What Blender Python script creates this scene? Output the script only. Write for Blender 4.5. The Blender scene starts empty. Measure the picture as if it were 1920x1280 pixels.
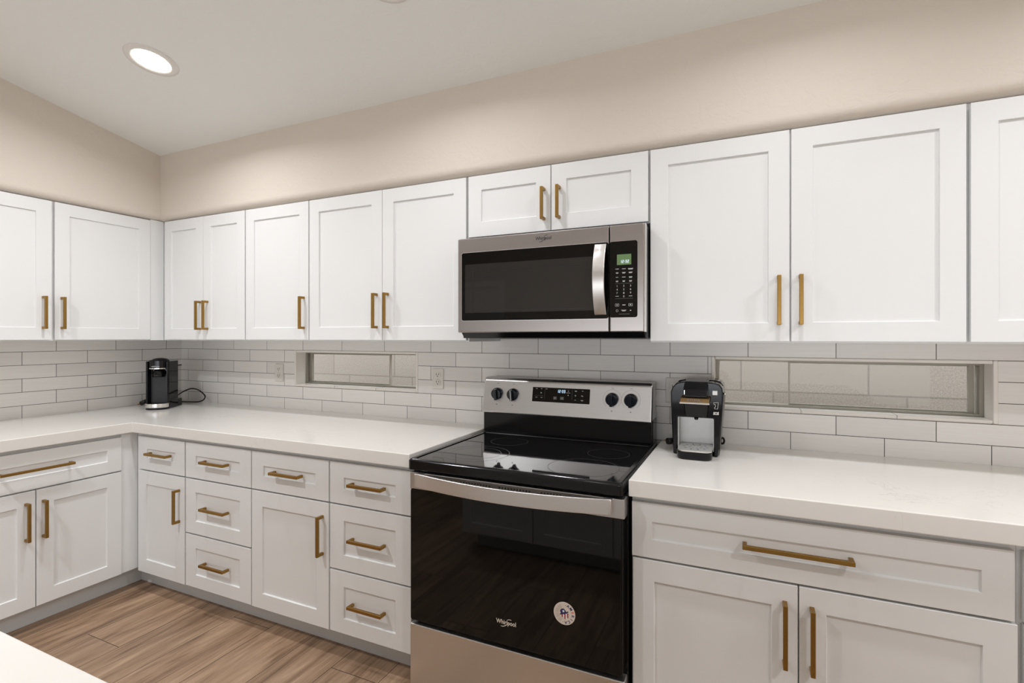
import bpy, bmesh, math, random
from mathutils import Vector, Matrix
random.seed(7)
S = bpy.context.scene
COL = S.collection
PI = math.pi

# ------------------------------------------------------------------ camera
F_PX = 964.88
cam = bpy.data.cameras.new('camera')
cam.sensor_width = 36.0
cam.lens = F_PX / 1920.0 * 36.0
cam.shift_y = (631.07 - 640.0) / 1920.0
cam.clip_start = 0.03
co = bpy.data.objects.new('camera', cam)
COL.objects.link(co)
co.location = (3.5006, -2.2445, 1.2835)
co.rotation_euler = (PI / 2, 0, 0.4293)
S.camera = co

# ------------------------------------------------------------------ world, exposure
w = bpy.data.worlds.new('daylight')
S.world = w
w.use_nodes = True
bg = w.node_tree.nodes['Background']
bg.inputs[0].default_value = (0.93, 0.96, 1.0, 1)
bg.inputs[1].default_value = 4.4
S.view_settings.view_transform = 'Standard'
S.view_settings.look = 'None'
S.view_settings.gamma = 1.0
S.view_settings.use_curve_mapping = False
S.view_settings.exposure = 0.12

# dimensions of the kitchen (metres)
DU, DC, DB, DT, SF = 0.3301, 0.6844, 0.6631, 0.5844, 0.3467
ZC, ZS, ZU, ZUT = 2.3503, 1.9705, 1.2679, 1.9628
ZCT, ZCB = 0.852, 0.8013
SLOPE = 0.19
def ceil_z(y): return ZC + SLOPE * (-y - SF)

def area(name, loc, rot, energy, sx, sy=None, color=(1, 1, 1), shape='RECTANGLE', spread=PI):
    l = bpy.data.lights.new(name, 'AREA')
    l.shape = shape
    l.size = sx
    if sy: l.size_y = sy
    l.energy = energy
    l.color = color
    l.spread = spread
    o = bpy.data.objects.new(name, l)
    o.location = loc
    o.rotation_euler = rot
    COL.objects.link(o)
    return o
DL_W = 6.0
DL_COL = (0.965, 0.97, 1.0)
# added fill lights, unseen, in a closed recess of the rear wall
FILL_E = (10.0, 20.0, 18.0)
FILL_COL = (0.90, 0.965, 1.04)
for xa, xb, en in ((0.45, 2.15, FILL_E[0]), (2.15, 3.85, FILL_E[1]), (3.85, 5.55, FILL_E[2])):
    area('rear_fill_light', ((xa + xb) / 2, -5.47, 0.95), (PI / 2, 0, 0), en, xb - xa, 1.05, FILL_COL)

# ------------------------------------------------------------------ materials
def nt(name):
    m = bpy.data.materials.new(name)
    m.use_nodes = True
    n = m.node_tree
    return m, n, n.nodes['Principled BSDF']
def node(n, t, **kw):
    x = n.nodes.new(t)
    for k, v in kw.items():
        setattr(x, k, v)
    return x
def ins(x, **kw):
    for k, v in kw.items():
        x.inputs[k.replace('_', ' ')].default_value = v
def link(n, a, b): n.links.new(a, b)
def c4(c): return (c[0], c[1], c[2], 1)
def coords(n, scale=(1, 1, 1), loc=(0, 0, 0), rot=(0, 0, 0), kind='Object'):
    t = node(n, 'ShaderNodeTexCoord')
    mp = node(n, 'ShaderNodeMapping')
    mp.inputs['Scale'].default_value = scale
    mp.inputs['Location'].default_value = loc
    mp.inputs['Rotation'].default_value = rot
    link(n, t.outputs[kind], mp.inputs['Vector'])
    return mp.outputs['Vector']
def plain(name, col, rough=0.4, metal=0.0, noise=0.0, nscale=(30, 30, 30), bump=0.0, spec=0.5, coat=0.0):
    m, n, p = nt(name)
    ins(p, Base_Color=c4(col), Roughness=rough, Metallic=metal)
    p.inputs['Specular IOR Level'].default_value = spec
    p.inputs['Coat Weight'].default_value = coat
    p.inputs['Coat Roughness'].default_value = 0.05
    if noise or bump:
        v = coords(n, nscale)
        tx = node(n, 'ShaderNodeTexNoise')
        ins(tx, Scale=1.0, Detail=4.0)
        link(n, v, tx.inputs['Vector'])
        if noise:
            r = node(n, 'ShaderNodeMapRange')
            r.inputs[3].default_value = 1 - noise
            r.inputs[4].default_value = 1 + noise
            link(n, tx.outputs['Fac'], r.inputs[0])
            mx = node(n, 'ShaderNodeMix', data_type='RGBA', blend_type='MULTIPLY')
            mx.inputs[0].default_value = 1.0
            mx.inputs[6].default_value = c4(col)
            link(n, r.outputs[0], mx.inputs[7])
            link(n, mx.outputs[2], p.inputs['Base Color'])
        if bump:
            b = node(n, 'ShaderNodeBump')
            ins(b, Strength=bump, Distance=0.004)
            link(n, tx.outputs['Fac'], b.inputs['Height'])
            link(n, b.outputs[0], p.inputs['Normal'])
    return m
def emit(name, col, s):
    m, n, p = nt(name)
    ins(p, Base_Color=(0, 0, 0, 1), Emission_Color=c4(col), Emission_Strength=s)
    return m
def brushed(name, col, rough=0.30, axis='x'):
    m, n, p = nt(name)
    ins(p, Base_Color=c4(col), Metallic=1.0)
    sc = {'x': (2.5, 900, 900), 'z': (900, 900, 2.5)}[axis]
    v = coords(n, sc)
    tx = node(n, 'ShaderNodeTexNoise')
    ins(tx, Scale=1.0, Detail=2.0)
    link(n, v, tx.inputs['Vector'])
    r = node(n, 'ShaderNodeMapRange')
    r.inputs[3].default_value = rough - 0.03
    r.inputs[4].default_value = rough + 0.04
    link(n, tx.outputs['Fac'], r.inputs[0])
    link(n, r.outputs[0], p.inputs['Roughness'])
    r2 = node(n, 'ShaderNodeMapRange'); r2.inputs[3].default_value = 0.93; r2.inputs[4].default_value = 1.05
    link(n, tx.outputs['Fac'], r2.inputs[0])
    mx = node(n, 'ShaderNodeMix', data_type='RGBA', blend_type='MULTIPLY'); mx.inputs[0].default_value = 1
    mx.inputs[6].default_value = c4(col); link(n, r2.outputs[0], mx.inputs[7])
    link(n, mx.outputs[2], p.inputs['Base Color'])
    p.inputs['Anisotropic'].default_value = 0.35
    return m
def tile_mat(name, axis, off):
    m, n, p = nt(name)
    t = node(n, 'ShaderNodeTexCoord')
    sp = node(n, 'ShaderNodeSeparateXYZ')
    link(n, t.outputs['Object'], sp.inputs[0])
    cb = node(n, 'ShaderNodeCombineXYZ')
    a = node(n, 'ShaderNodeMath', operation='ADD'); a.inputs[1].default_value = off + 29.8
    b = node(n, 'ShaderNodeMath', operation='ADD'); b.inputs[1].default_value = -0.846 + 0.0714 * 40
    link(n, sp.outputs[axis], a.inputs[0]); link(n, sp.outputs['Z'], b.inputs[0])
    link(n, a.outputs[0], cb.inputs[0]); link(n, b.outputs[0], cb.inputs[1])
    br = node(n, 'ShaderNodeTexBrick', offset=0.5, offset_frequency=2)
    ins(br, Scale=1.0, Mortar_Size=0.0013, Mortar_Smooth=0.25, Brick_Width=0.298, Row_Height=0.0714)
    br.inputs['Color1'].default_value = (0.82, 0.79, 0.755, 1)
    br.inputs['Color2'].default_value = (0.75, 0.72, 0.69, 1)
    br.inputs['Mortar'].default_value = (0.075, 0.058, 0.045, 1)
    link(n, cb.outputs[0], br.inputs['Vector'])
    # fine streaks along each tile
    mp = node(n, 'ShaderNodeMapping'); mp.inputs['Scale'].default_value = (5, 5, 160) 
    link(n, t.outputs['Object'], mp.inputs[0])
    nz = node(n, 'ShaderNodeTexNoise'); ins(nz, Scale=1.0, Detail=3.0)
    link(n, mp.outputs[0], nz.inputs['Vector'])
    r = node(n, 'ShaderNodeMapRange'); r.inputs[3].default_value = 0.93; r.inputs[4].default_value = 1.06
    link(n, nz.outputs['Fac'], r.inputs[0])
    mx = node(n, 'ShaderNodeMix', data_type='RGBA', blend_type='MULTIPLY'); mx.inputs[0].default_value = 1
    link(n, br.outputs['Color'], mx.inputs[6]); link(n, r.outputs[0], mx.inputs[7])
    link(n, mx.outputs[2], p.inputs['Base Color'])
    bp = node(n, 'ShaderNodeBump', invert=True); ins(bp, Strength=0.6, Distance=0.0015)
    link(n, br.outputs['Fac'], bp.inputs['Height']); link(n, bp.outputs[0], p.inputs['Normal'])
    ins(p, Roughness=0.33)
    return m
def floor_mat():
    m, n, p = nt('wood_plank_floor')
    W, L = 0.2235, 1.25
    t = node(n, 'ShaderNodeTexCoord'); sp = node(n, 'ShaderNodeSeparateXYZ')
    link(n, t.outputs['Object'], sp.inputs[0])
    def M(op, a, b=None, c=None):
        x = node(n, 'ShaderNodeMath', operation=op)
        for i, q in enumerate((a, b, c)):
            if q is None: continue
            if isinstance(q, (int, float)): x.inputs[i].default_value = q
            else: link(n, q, x.inputs[i])
        return x.outputs[0]
    u = M('DIVIDE', M('ADD', sp.outputs['X'], 10 * W - 0.0195), W)
    row = M('FLOOR', u)
    fu = M('FRACT', u)
    v = M('DIVIDE', M('ADD', sp.outputs['Y'], M('MULTIPLY', row, 0.4468)), L)
    v = M('ADD', v, 20.0 + 0.785)
    colm = M('FLOOR', v)
    fv = M('FRACT', v)
    du = M('MULTIPLY', M('MINIMUM', fu, M('SUBTRACT', 1.0, fu)), W)
    dv = M('MULTIPLY', M('MINIMUM', fv, M('SUBTRACT', 1.0, fv)), L)
    d = M('MINIMUM', du, dv)
    seam = M('LESS_THAN', d, 0.0014)
    idv = node(n, 'ShaderNodeCombineXYZ')
    link(n, row, idv.inputs[0]); link(n, colm, idv.inputs[1])
    wn = node(n, 'ShaderNodeTexWhiteNoise', noise_dimensions='3D')
    link(n, idv.outputs[0], wn.inputs['Vector'])
    # grain, running along y, shifted for every plank
    gv = node(n, 'ShaderNodeCombineXYZ')
    link(n, M('MULTIPLY_ADD', sp.outputs['X'], 16.0, M('MULTIPLY', wn.outputs['Value'], 90.0)), gv.inputs[0])
    link(n, M('MULTIPLY_ADD', sp.outputs['Y'], 1.6, M('MULTIPLY', row, 3.7)), gv.inputs[1])
    n1 = node(n, 'ShaderNodeTexNoise'); ins(n1, Scale=1.0, Detail=6.0, Roughness=0.62, Distortion=0.9)
    link(n, gv.outputs[0], n1.inputs['Vector'])
    gv2 = node(n, 'ShaderNodeCombineXYZ')
    link(n, M('MULTIPLY_ADD', sp.outputs['X'], 110.0, M('MULTIPLY', wn.outputs['Value'], 50.0)), gv2.inputs[0])
    link(n, M('MULTIPLY', sp.outputs['Y'], 4.5), gv2.inputs[1])
    n2 = node(n, 'ShaderNodeTexNoise'); ins(n2, Scale=1.0, Detail=5.0, Roughness=0.6)
    link(n, gv2.outputs[0], n2.inputs['Vector'])
    g = M('ADD', M('MULTIPLY', n1.outputs['Fac'], 0.7), M('MULTIPLY', n2.outputs['Fac'], 0.3))
    cr = node(n, 'ShaderNodeValToRGB')
    e = cr.color_ramp.elements
    e[0].position = 0.355; e[0].color = (0.135, 0.080, 0.047, 1)
    e[1].position = 0.66; e[1].color = (0.46, 0.315, 0.205, 1)
    q = cr.color_ramp.elements.new(0.48); q.color = (0.285, 0.183, 0.112, 1)
    q = cr.color_ramp.elements.new(0.57); q.color = (0.36, 0.24, 0.155, 1)
    link(n, g, cr.inputs[0])
    tone = node(n, 'ShaderNodeMapRange'); tone.inputs[3].default_value = 0.82; tone.inputs[4].default_value = 1.14
    link(n, wn.outputs['Value'], tone.inputs[0])
    mx = node(n, 'ShaderNodeMix', data_type='RGBA', blend_type='MULTIPLY'); mx.inputs[0].default_value = 1
    link(n, cr.outputs[0], mx.inputs[6]); link(n, tone.outputs[0], mx.inputs[7])
    m2 = node(n, 'ShaderNodeMix', data_type='RGBA')
    link(n, seam, m2.inputs[0]); link(n, mx.outputs[2], m2.inputs[6]); m2.inputs[7].default_value = (0.035, 0.022, 0.014, 1)
    link(n, m2.outputs[2], p.inputs['Base Color'])
    ins(p, Roughness=0.42)
    b = node(n, 'ShaderNodeBump'); ins(b, Strength=0.12, Distance=0.002)
    link(n, g, b.inputs['Height']); link(n, b.outputs[0], p.inputs['Normal'])
    return m
def quartz_mat():
    m, n, p = nt('white_quartz')
    v = coords(n, (1, 1, 1))
    nz = node(n, 'ShaderNodeTexNoise'); ins(nz, Scale=3.2, Detail=7.0, Roughness=0.62, Distortion=1.6)
    link(n, v, nz.inputs['Vector'])
    a = node(n, 'ShaderNodeMath', operation='SUBTRACT'); a.inputs[1].default_value = 0.5
    link(n, nz.outputs['Fac'], a.inputs[0])
    ab = node(n, 'ShaderNodeMath', operation='ABSOLUTE'); link(n, a.outputs[0], ab.inputs[0])
    r = node(n, 'ShaderNodeMapRange'); r.inputs[1].default_value = 0.0; r.inputs[2].default_value = 0.012
    r.inputs[3].default_value = 1.0; r.inputs[4].default_value = 0.0
    link(n, ab.outputs[0], r.inputs[0])
    pt = node(n, 'ShaderNodeTexNoise'); ins(pt, Scale=2.2, Detail=2.0)
    link(n, v, pt.inputs['Vector'])
    pr = node(n, 'ShaderNodeMapRange'); pr.inputs[1].default_value = 0.53; pr.inputs[2].default_value = 0.66
    link(n, pt.outputs['Fac'], pr.inputs[0])
    mu = node(n, 'ShaderNodeMath', operation='MULTIPLY'); link(n, r.outputs[0], mu.inputs[0]); link(n, pr.outputs[0], mu.inputs[1])
    m3 = node(n, 'ShaderNodeMath', operation='MULTIPLY'); link(n, mu.outputs[0], m3.inputs[0]); m3.inputs[1].default_value = 0.26
    mx = node(n, 'ShaderNodeMix', data_type='RGBA')
    link(n, m3.outputs[0], mx.inputs[0])
    mx.inputs[6].default_value = (0.77, 0.745, 0.705, 1); mx.inputs[7].default_value = (0.42, 0.38, 0.35, 1)
    link(n, mx.outputs[2], p.inputs['Base Color'])
    ins(p, Roughness=0.16)
    return m
def block_mat():
    m, n, p = nt('concrete_block')
    t = node(n, 'ShaderNodeTexCoord'); sp = node(n, 'ShaderNodeSeparateXYZ'); cb = node(n, 'ShaderNodeCombineXYZ')
    link(n, t.outputs['Object'], sp.inputs[0])
    a = node(n, 'ShaderNodeMath', operation='ADD'); a.inputs[1].default_value = 23.0 - 3.624 + 0.0
    b = node(n, 'ShaderNodeMath', operation='ADD'); b.inputs[1].default_value = -0.994 + 4.0
    link(n, sp.outputs['X'], a.inputs[0]); link(n, sp.outputs['Z'], b.inputs[0])
    link(n, a.outputs[0], cb.inputs[0]); link(n, b.outputs[0], cb.inputs[1])
    br = node(n, 'ShaderNodeTexBrick', offset=0.27, offset_frequency=2)
    ins(br, Scale=1.0, Mortar_Size=0.006, Mortar_Smooth=0.6, Brick_Width=0.575, Row_Height=0.25)
    br.inputs['Color1'].default_value = (0.425, 0.375, 0.325, 1)
    br.inputs['Color2'].default_value = (0.375, 0.33, 0.285, 1)
    br.inputs['Mortar'].default_value = (0.29, 0.255, 0.22, 1)
    link(n, cb.outputs[0], br.inputs['Vector'])
    nz = node(n, 'ShaderNodeTexNoise'); ins(nz, Scale=150.0, Detail=5.0, Roughness=0.7)
    link(n, t.outputs['Object'], nz.inputs['Vector'])
    r = node(n, 'ShaderNodeMapRange'); r.inputs[1].default_value = 0.3; r.inputs[2].default_value = 0.7
    r.inputs[3].default_value = 0.72; r.inputs[4].default_value = 1.25
    link(n, nz.outputs['Fac'], r.inputs[0])
    mx = node(n, 'ShaderNodeMix', data_type='RGBA', blend_type='MULTIPLY'); mx.inputs[0].default_value = 1
    link(n, br.outputs['Color'], mx.inputs[6]); link(n, r.outputs[0], mx.inputs[7])
    link(n, mx.outputs[2], p.inputs['Base Color'])
    ins(p, Roughness=0.9)
    return m
def glass_mat(name, tint=(1, 1, 1), refl=0.006):
    m = bpy.data.materials.new(name); m.use_nodes = True
    n = m.node_tree; n.nodes.remove(n.nodes['Principled BSDF'])
    out = n.nodes['Material Output']
    tr = node(n, 'ShaderNodeBsdfTransparent'); tr.inputs[0].default_value = c4(tint)
    gl = node(n, 'ShaderNodeBsdfGlossy'); gl.inputs['Roughness'].default_value = 0.02
    mx = node(n, 'ShaderNodeMixShader'); mx.inputs[0].default_value = refl
    link(n, tr.outputs[0], mx.inputs[1]); link(n, gl.outputs[0], mx.inputs[2])
    link(n, mx.outputs[0], out.inputs[0])
    return m
def wall_paint(name, col, bump):
    m, n, p = nt(name)
    ins(p, Base_Color=c4(col), Roughness=0.62)
    v = coords(n, (1, 1, 1))
    a = node(n, 'ShaderNodeTexNoise'); ins(a, Scale=22.0, Detail=5.0, Roughness=0.55, Distortion=1.2)
    link(n, v, a.inputs['Vector'])
    r = node(n, 'ShaderNodeMapRange'); r.inputs[1].default_value = 0.45; r.inputs[2].default_value = 0.58
    link(n, a.outputs['Fac'], r.inputs[0])
    b = node(n, 'ShaderNodeBump'); ins(b, Strength=bump, Distance=0.002)
    link(n, r.outputs[0], b.inputs['Height']); link(n, b.outputs[0], p.inputs['Normal'])
    return m

M_WHITE = plain('cabinet_white_paint', (0.785, 0.788, 0.780), 0.34)
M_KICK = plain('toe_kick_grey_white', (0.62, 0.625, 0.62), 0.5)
M_BRASS = plain('antique_brass', (0.34, 0.20, 0.055), 0.35, 1.0, noise=0.12, nscale=(200, 200, 200))
M_WALL = wall_paint('tan_wall_paint', (0.715, 0.645, 0.565), 0.22)
M_CEIL = wall_paint('ceiling_paint', (0.85, 0.86, 0.83), 0.2)
M_TILEB = tile_mat('subway_tile_back', 'X', -0.82)
M_TILEL = tile_mat('subway_tile_side', 'Y', 0.695)
M_TRIMT = plain('bullnose_tile', (0.78, 0.735, 0.68), 0.3)
M_FLOOR = floor_mat()
M_QUARTZ = quartz_mat()
M_BLOCK = block_mat()
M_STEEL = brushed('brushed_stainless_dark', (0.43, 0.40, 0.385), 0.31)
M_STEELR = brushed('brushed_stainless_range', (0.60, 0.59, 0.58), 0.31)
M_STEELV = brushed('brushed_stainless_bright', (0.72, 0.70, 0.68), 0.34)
M_BLKGLASS = plain('black_glass', (0.003, 0.003, 0.003), 0.03, spec=0.36)
M_COOK = plain('ceramic_cooktop_glass', (0.006, 0.006, 0.007), 0.035, spec=0.62)
M_BLK = plain('gloss_black_enamel', (0.004, 0.004, 0.0045), 0.14, spec=0.35)
M_BLKM = plain('matt_black_plastic', (0.010, 0.010, 0.010), 0.45, spec=0.35)
M_MESH = plain('microwave_window_screen', (0.018, 0.017, 0.016), 0.04, spec=0.75)
M_KNOB = plain('knob_plastic', (0.010, 0.014, 0.020), 0.28)
M_PRINT = plain('pale_print', (0.62, 0.62, 0.62), 0.5)
M_PRINTD = plain('dim_print', (0.22, 0.22, 0.22), 0.5)
M_DIALPRINT = plain('dial_print', (0.16, 0.155, 0.15), 0.5)
M_DARKPRINT = plain('dark_print', (0.03, 0.03, 0.03), 0.5)
M_RING = plain('burner_line', (0.05, 0.05, 0.055), 0.3)
M_LCD = emit('green_lcd', (0.10, 0.17, 0.06), 1.0)
M_DIG = emit('clock_digits', (0.72, 0.85, 1.0), 1.3)
M_DIGB = emit('clock_digits_blue', (0.55, 0.80, 1.0), 1.3)
M_PLATE = plain('outlet_white_plastic', (0.70, 0.67, 0.62), 0.35)
M_SLOT = plain('outlet_slot', (0.03, 0.025, 0.02), 0.6)
M_FRAME = plain('window_aluminium', (0.33, 0.305, 0.255), 0.45, 0.3)
M_STILE = plain('window_stile_pale', (0.46, 0.42, 0.36), 0.45)
M_GLASS = glass_mat('window_glass', (0.93, 0.95, 0.96))
M_TANK = glass_mat('clear_plastic', (0.90, 0.90, 0.89), 0.06)
M_CHROME = plain('chrome', (0.78, 0.77, 0.75), 0.12, 1.0)
M_SILVER = plain('silver_plastic', (0.56, 0.56, 0.55), 0.36, 0.55, noise=0.06, nscale=(40, 40, 40))
M_BRONZE = plain('bronze_strip', (0.36, 0.225, 0.10), 0.3, 0.9)
M_CMBLK = plain('coffee_black_gloss', (0.004, 0.004, 0.0055), 0.08, spec=0.33)
M_CMGRY = plain('coffee_dark_grey', (0.016, 0.016, 0.016), 0.33, spec=0.35)
M_CMSIDE = plain('coffee_side_olive_black', (0.045, 0.045, 0.033), 0.3)
M_CORD = plain('cord_rubber', (0.008, 0.008, 0.008), 0.45)
M_STK = plain('sticker_cream', (0.74, 0.66, 0.58), 0.45)
M_NAVY = plain('sticker_navy', (0.03, 0.025, 0.11), 0.45)
M_RED = plain('sticker_red', (0.42, 0.05, 0.03), 0.45)
M_REDL = plain('sticker_coral', (0.75, 0.16, 0.10), 0.45)
M_SKY = plain('sticker_white', (0.80, 0.86, 0.90), 0.45)
M_STKG = plain('sticker_grey_print', (0.36, 0.31, 0.31), 0.5)
M_LAMPTRIM = plain('lamp_trim_white', (0.80, 0.78, 0.74), 0.4)
M_LAMP = emit('lamp_diffuser', (1.0, 0.95, 0.88), 9.0)
M_OUT = plain('ground_gravel', (0.36, 0.33, 0.29), 0.9, noise=0.3, nscale=(60, 60, 60))
M_DOORW = plain('door_white_paint', (0.86, 0.85, 0.83), 0.4)

# ------------------------------------------------------------------ mesh builder
class MB:
    def __init__(s):
        s.bm = bmesh.new(); s.mats = []; s.mi = 0
    def use(s, m):
        if m not in s.mats: s.mats.append(m)
        s.mi = s.mats.index(m)
        return s
    def face(s, pts, smooth=False):
        vs = [s.bm.verts.new(p) for p in pts]
        f = s.bm.faces.new(vs); f.material_index = s.mi; f.smooth = smooth
        return f
    def box(s, x0, x1, y0, y1, z0, z1, fn=None):
        P = [(x, y, z) for x in (x0, x1) for y in (y0, y1) for z in (z0, z1)]
        if fn: P = [fn(*p) for p in P]
        v = [s.bm.verts.new(p) for p in P]
        for q in ((0, 1, 3, 2), (4, 6, 7, 5), (0, 4, 5, 1), (2, 3, 7, 6), (0, 2, 6, 4), (1, 5, 7, 3)):
            f = s.bm.faces.new([v[i] for i in q]); f.material_index = s.mi
        return s
    def loft(s, rings, cap=True, smooth=False, closed=False):
        R = [[s.bm.verts.new(p) for p in r] for r in rings]
        n = len(R[0])
        pairs = list(zip(R, R[1:])) + ([(R[-1], R[0])] if closed else [])
        for a, b in pairs:
            for i in range(n):
                f = s.bm.faces.new((a[i], a[(i + 1) % n], b[(i + 1) % n], b[i])); f.material_index = s.mi; f.smooth = smooth
        if cap and not closed:
            for r in (R[0], R[-1]):
                f = s.bm.faces.new(r); f.material_index = s.mi
        return s
    def prism(s, poly, d0, d1, fn, smooth=False):
        return s.loft([[fn(a, b, d0) for a, b in poly], [fn(a, b, d1) for a, b in poly]], smooth=smooth)
    def lathe(s, prof, fn, n=32, smooth=True, a0=0, a1=2 * PI, cap=True):
        # prof: (r, h); fn(x, y, h) -> point
        full = abs(a1 - a0 - 2 * PI) < 1e-6
        k = n if full else n + 1
        rings = []
        for i in range(k):
            t = a0 + (a1 - a0) * i / n
            rings.append([fn(r * math.cos(t), r * math.sin(t), h) for r, h in prof])
        V = [[s.bm.verts.new(p) for p in r] for r in rings]
        m = len(prof)
        for i in range(n):
            A, B = V[i], V[(i + 1) % k]
            for j in range(m - 1):
                f = s.bm.faces.new((A[j], B[j], B[j + 1], A[j + 1])); f.material_index = s.mi; f.smooth = smooth
        if full and cap:
            for j in (0, m - 1):
                if prof[j][0] > 1e-6:
                    f = s.bm.faces.new([v[j] for v in V]); f.material_index = s.mi
        return s
    def tube(s, pts, r, n=8):
        pts = [Vector(p) for p in pts]
        rings = []
        for i, p in enumerate(pts):
            t = (pts[min(i + 1, len(pts) - 1)] - pts[max(i - 1, 0)]).normalized()
            up = Vector((0, 0, 1)) if abs(t.z) < 0.9 else Vector((1, 0, 0))
            a = t.cross(up).normalized(); b = t.cross(a)
            rings.append([p + r * (math.cos(2 * PI * k / n) * a + math.sin(2 * PI * k / n) * b) for k in range(n)])
        return s.loft(rings, smooth=True)
    def text(s, string, size, fn, align='CENTER', sx=1.0, bold=0.0):
        V, Fc = text_mesh(string, bold)
        if align == 'CENTER':
            xs = [v[0] for v in V]; o = (min(xs) + max(xs)) / 2
        else: o = 0
        vs = [s.bm.verts.new(fn((v[0] - o) * size * sx, v[1] * size)) for v in V]
        for f in Fc:
            try:
                q = s.bm.faces.new([vs[i] for i in f]); q.material_index = s.mi
            except ValueError: pass
        return s
    def flat(s, poly, fn):
        vs = [s.bm.verts.new(fn(*p)) for p in poly]
        f = s.bm.faces.new(vs); f.material_index = s.mi
        return s
    def rect(s, u0, u1, v0, v1, fn):
        return s.flat([(u0, v0), (u1, v0), (u1, v1), (u0, v1)], fn)
    def seg7(s, string, u, v, h, fn, gap=0.28):
        wd = h * 0.5; t = h * 0.13
        on = {'0': 'abcdef', '1': 'bc', '2': 'abged', '3': 'abgcd', '4': 'fgbc', '5': 'afgcd', '6': 'afgedc', '7': 'abc', '8': 'abcdefg', '9': 'abcdfg'}
        for ch in string:
            if ch == ':':
                for q in (0.28, 0.66): s.rect(u, u + t, v + h * q, v + h * q + t, fn)
                u += t + h * gap * 0.8; continue
            seg = dict(a=(0, wd, h - t, h), d=(0, wd, 0, t), g=(0, wd, h / 2 - t / 2, h / 2 + t / 2), f=(0, t, h / 2, h), e=(0, t, 0, h / 2), b=(wd - t, wd, h / 2, h), c=(wd - t, wd, 0, h / 2))
            for k in on[ch]:
                a = seg[k]; s.rect(u + a[0], u + a[1], v + a[2], v + a[3], fn)
            u += wd + h * gap
        return s
    def build(s, name, parent=None, mat=None, bevel=0, seg=2, sub=0, off=None, recalc=True, sharp=None):
        if recalc: bmesh.ops.recalc_face_normals(s.bm, faces=s.bm.faces)
        me = bpy.data.meshes.new(name)
        s.bm.to_mesh(me); s.bm.free()
        for m in (s.mats or [mat]): me.materials.append(m)
        o = bpy.data.objects.new(name, me)
        COL.objects.link(o)
        if parent:
            o.parent = parent
            root = parent
            while root.parent: root = root.parent
            if off is None: off = Vector(root.location)
        if off is not None and off != (0, 0, 0):
            me.transform(Matrix.Translation(-Vector(off)))
            if not parent: o.location = off
        if sharp is not None: me.set_sharp_from_angle(angle=math.radians(sharp))
        if bevel:
            b = o.modifiers.new('bevel', 'BEVEL'); b.width = bevel; b.segments = seg; b.limit_method = 'ANGLE'; b.angle_limit = math.radians(35)
        if sub:
            q = o.modifiers.new('sub', 'SUBSURF'); q.levels = q.render_levels = sub
        return o
_tc = {}
def text_mesh(string, bold=0.0):
    if (string, bold) in _tc: return _tc[(string, bold)]
    cu = bpy.data.curves.new('t', 'FONT'); cu.body = string; cu.size = 1.0; cu.resolution_u = 3; cu.offset = bold
    ob = bpy.data.objects.new('t', cu); COL.objects.link(ob)
    dg = bpy.context.evaluated_depsgraph_get(); dg.update()
    me = ob.evaluated_get(dg).to_mesh()
    r = ([tuple(v.co) for v in me.vertices], [tuple(p.vertices) for p in me.polygons])
    ob.evaluated_get(dg).to_mesh_clear()
    bpy.data.objects.remove(ob); bpy.data.curves.remove(cu)
    _tc[(string, bold)] = r
    return r
def tag(o, label=None, cat=None, group=None, kind=None):
    if label: o['label'] = label
    if cat: o['category'] = cat
    if group: o['group'] = group
    if kind: o['kind'] = kind
    return o
def thing(name, loc, label, cat, group=None, rz=0):
    o = bpy.data.objects.new(name, None); COL.objects.link(o)
    o.location = loc; o.rotation_euler = (0, 0, rz); o.empty_display_size = 0.1
    return tag(o, label, cat, group)
def struct(o, label=None): return tag(o, label, None, None, 'structure')
def rrect(x0, x1, y0, y1, r, n=5):
    P = []
    for cx, cy, a in ((x1 - r, y1 - r, 0), (x0 + r, y1 - r, 90), (x0 + r, y0 + r, 180), (x1 - r, y0 + r, 270)):
        for k in range(n + 1):
            t = math.radians(a + 90 * k / n); P.append((cx + r * math.cos(t), cy + r * math.sin(t)))
    return P

# ------------------------------------------------------------------ room shell
RX, RY, LX, LY = 6.0, -5.5, -2.0, -3.0
W1 = (1.050, 1.933, 0.991, 1.2035); W2 = (3.366, 4.264, 0.991, 1.2035)
b = MB().use(M_FLOOR); b.box(LX - .1, RX + .1, RY - .1, 0.12, -0.06, 0.0); struct(b.build('floor'))
# back wall with two slot windows
b = MB().use(M_TILEB)
TH = 0.12
b.box(-0.12, RX + .1, 0, TH, 0, W1[2]); b.box(-0.12, RX + .1, 0, TH, W1[3], 2.0)
for x0, x1 in ((-0.12, W1[0]), (W1[1], W2[0]), (W2[1], RX + .1)): b.box(x0, x1, 0, TH, W1[2], W1[3])
b.use(M_WALL).box(-0.12, RX + .1, 0, TH, 2.0, 2.42)
struct(b.build('wall_back'))
b = MB().use(M_TILEL); b.box(-0.12, 0, LY, 0, 0, 2.0); b.use(M_WALL).box(-0.12, 0, LY, 0, 2.0, 3.0); struct(b.build('wall_left'))
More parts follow.
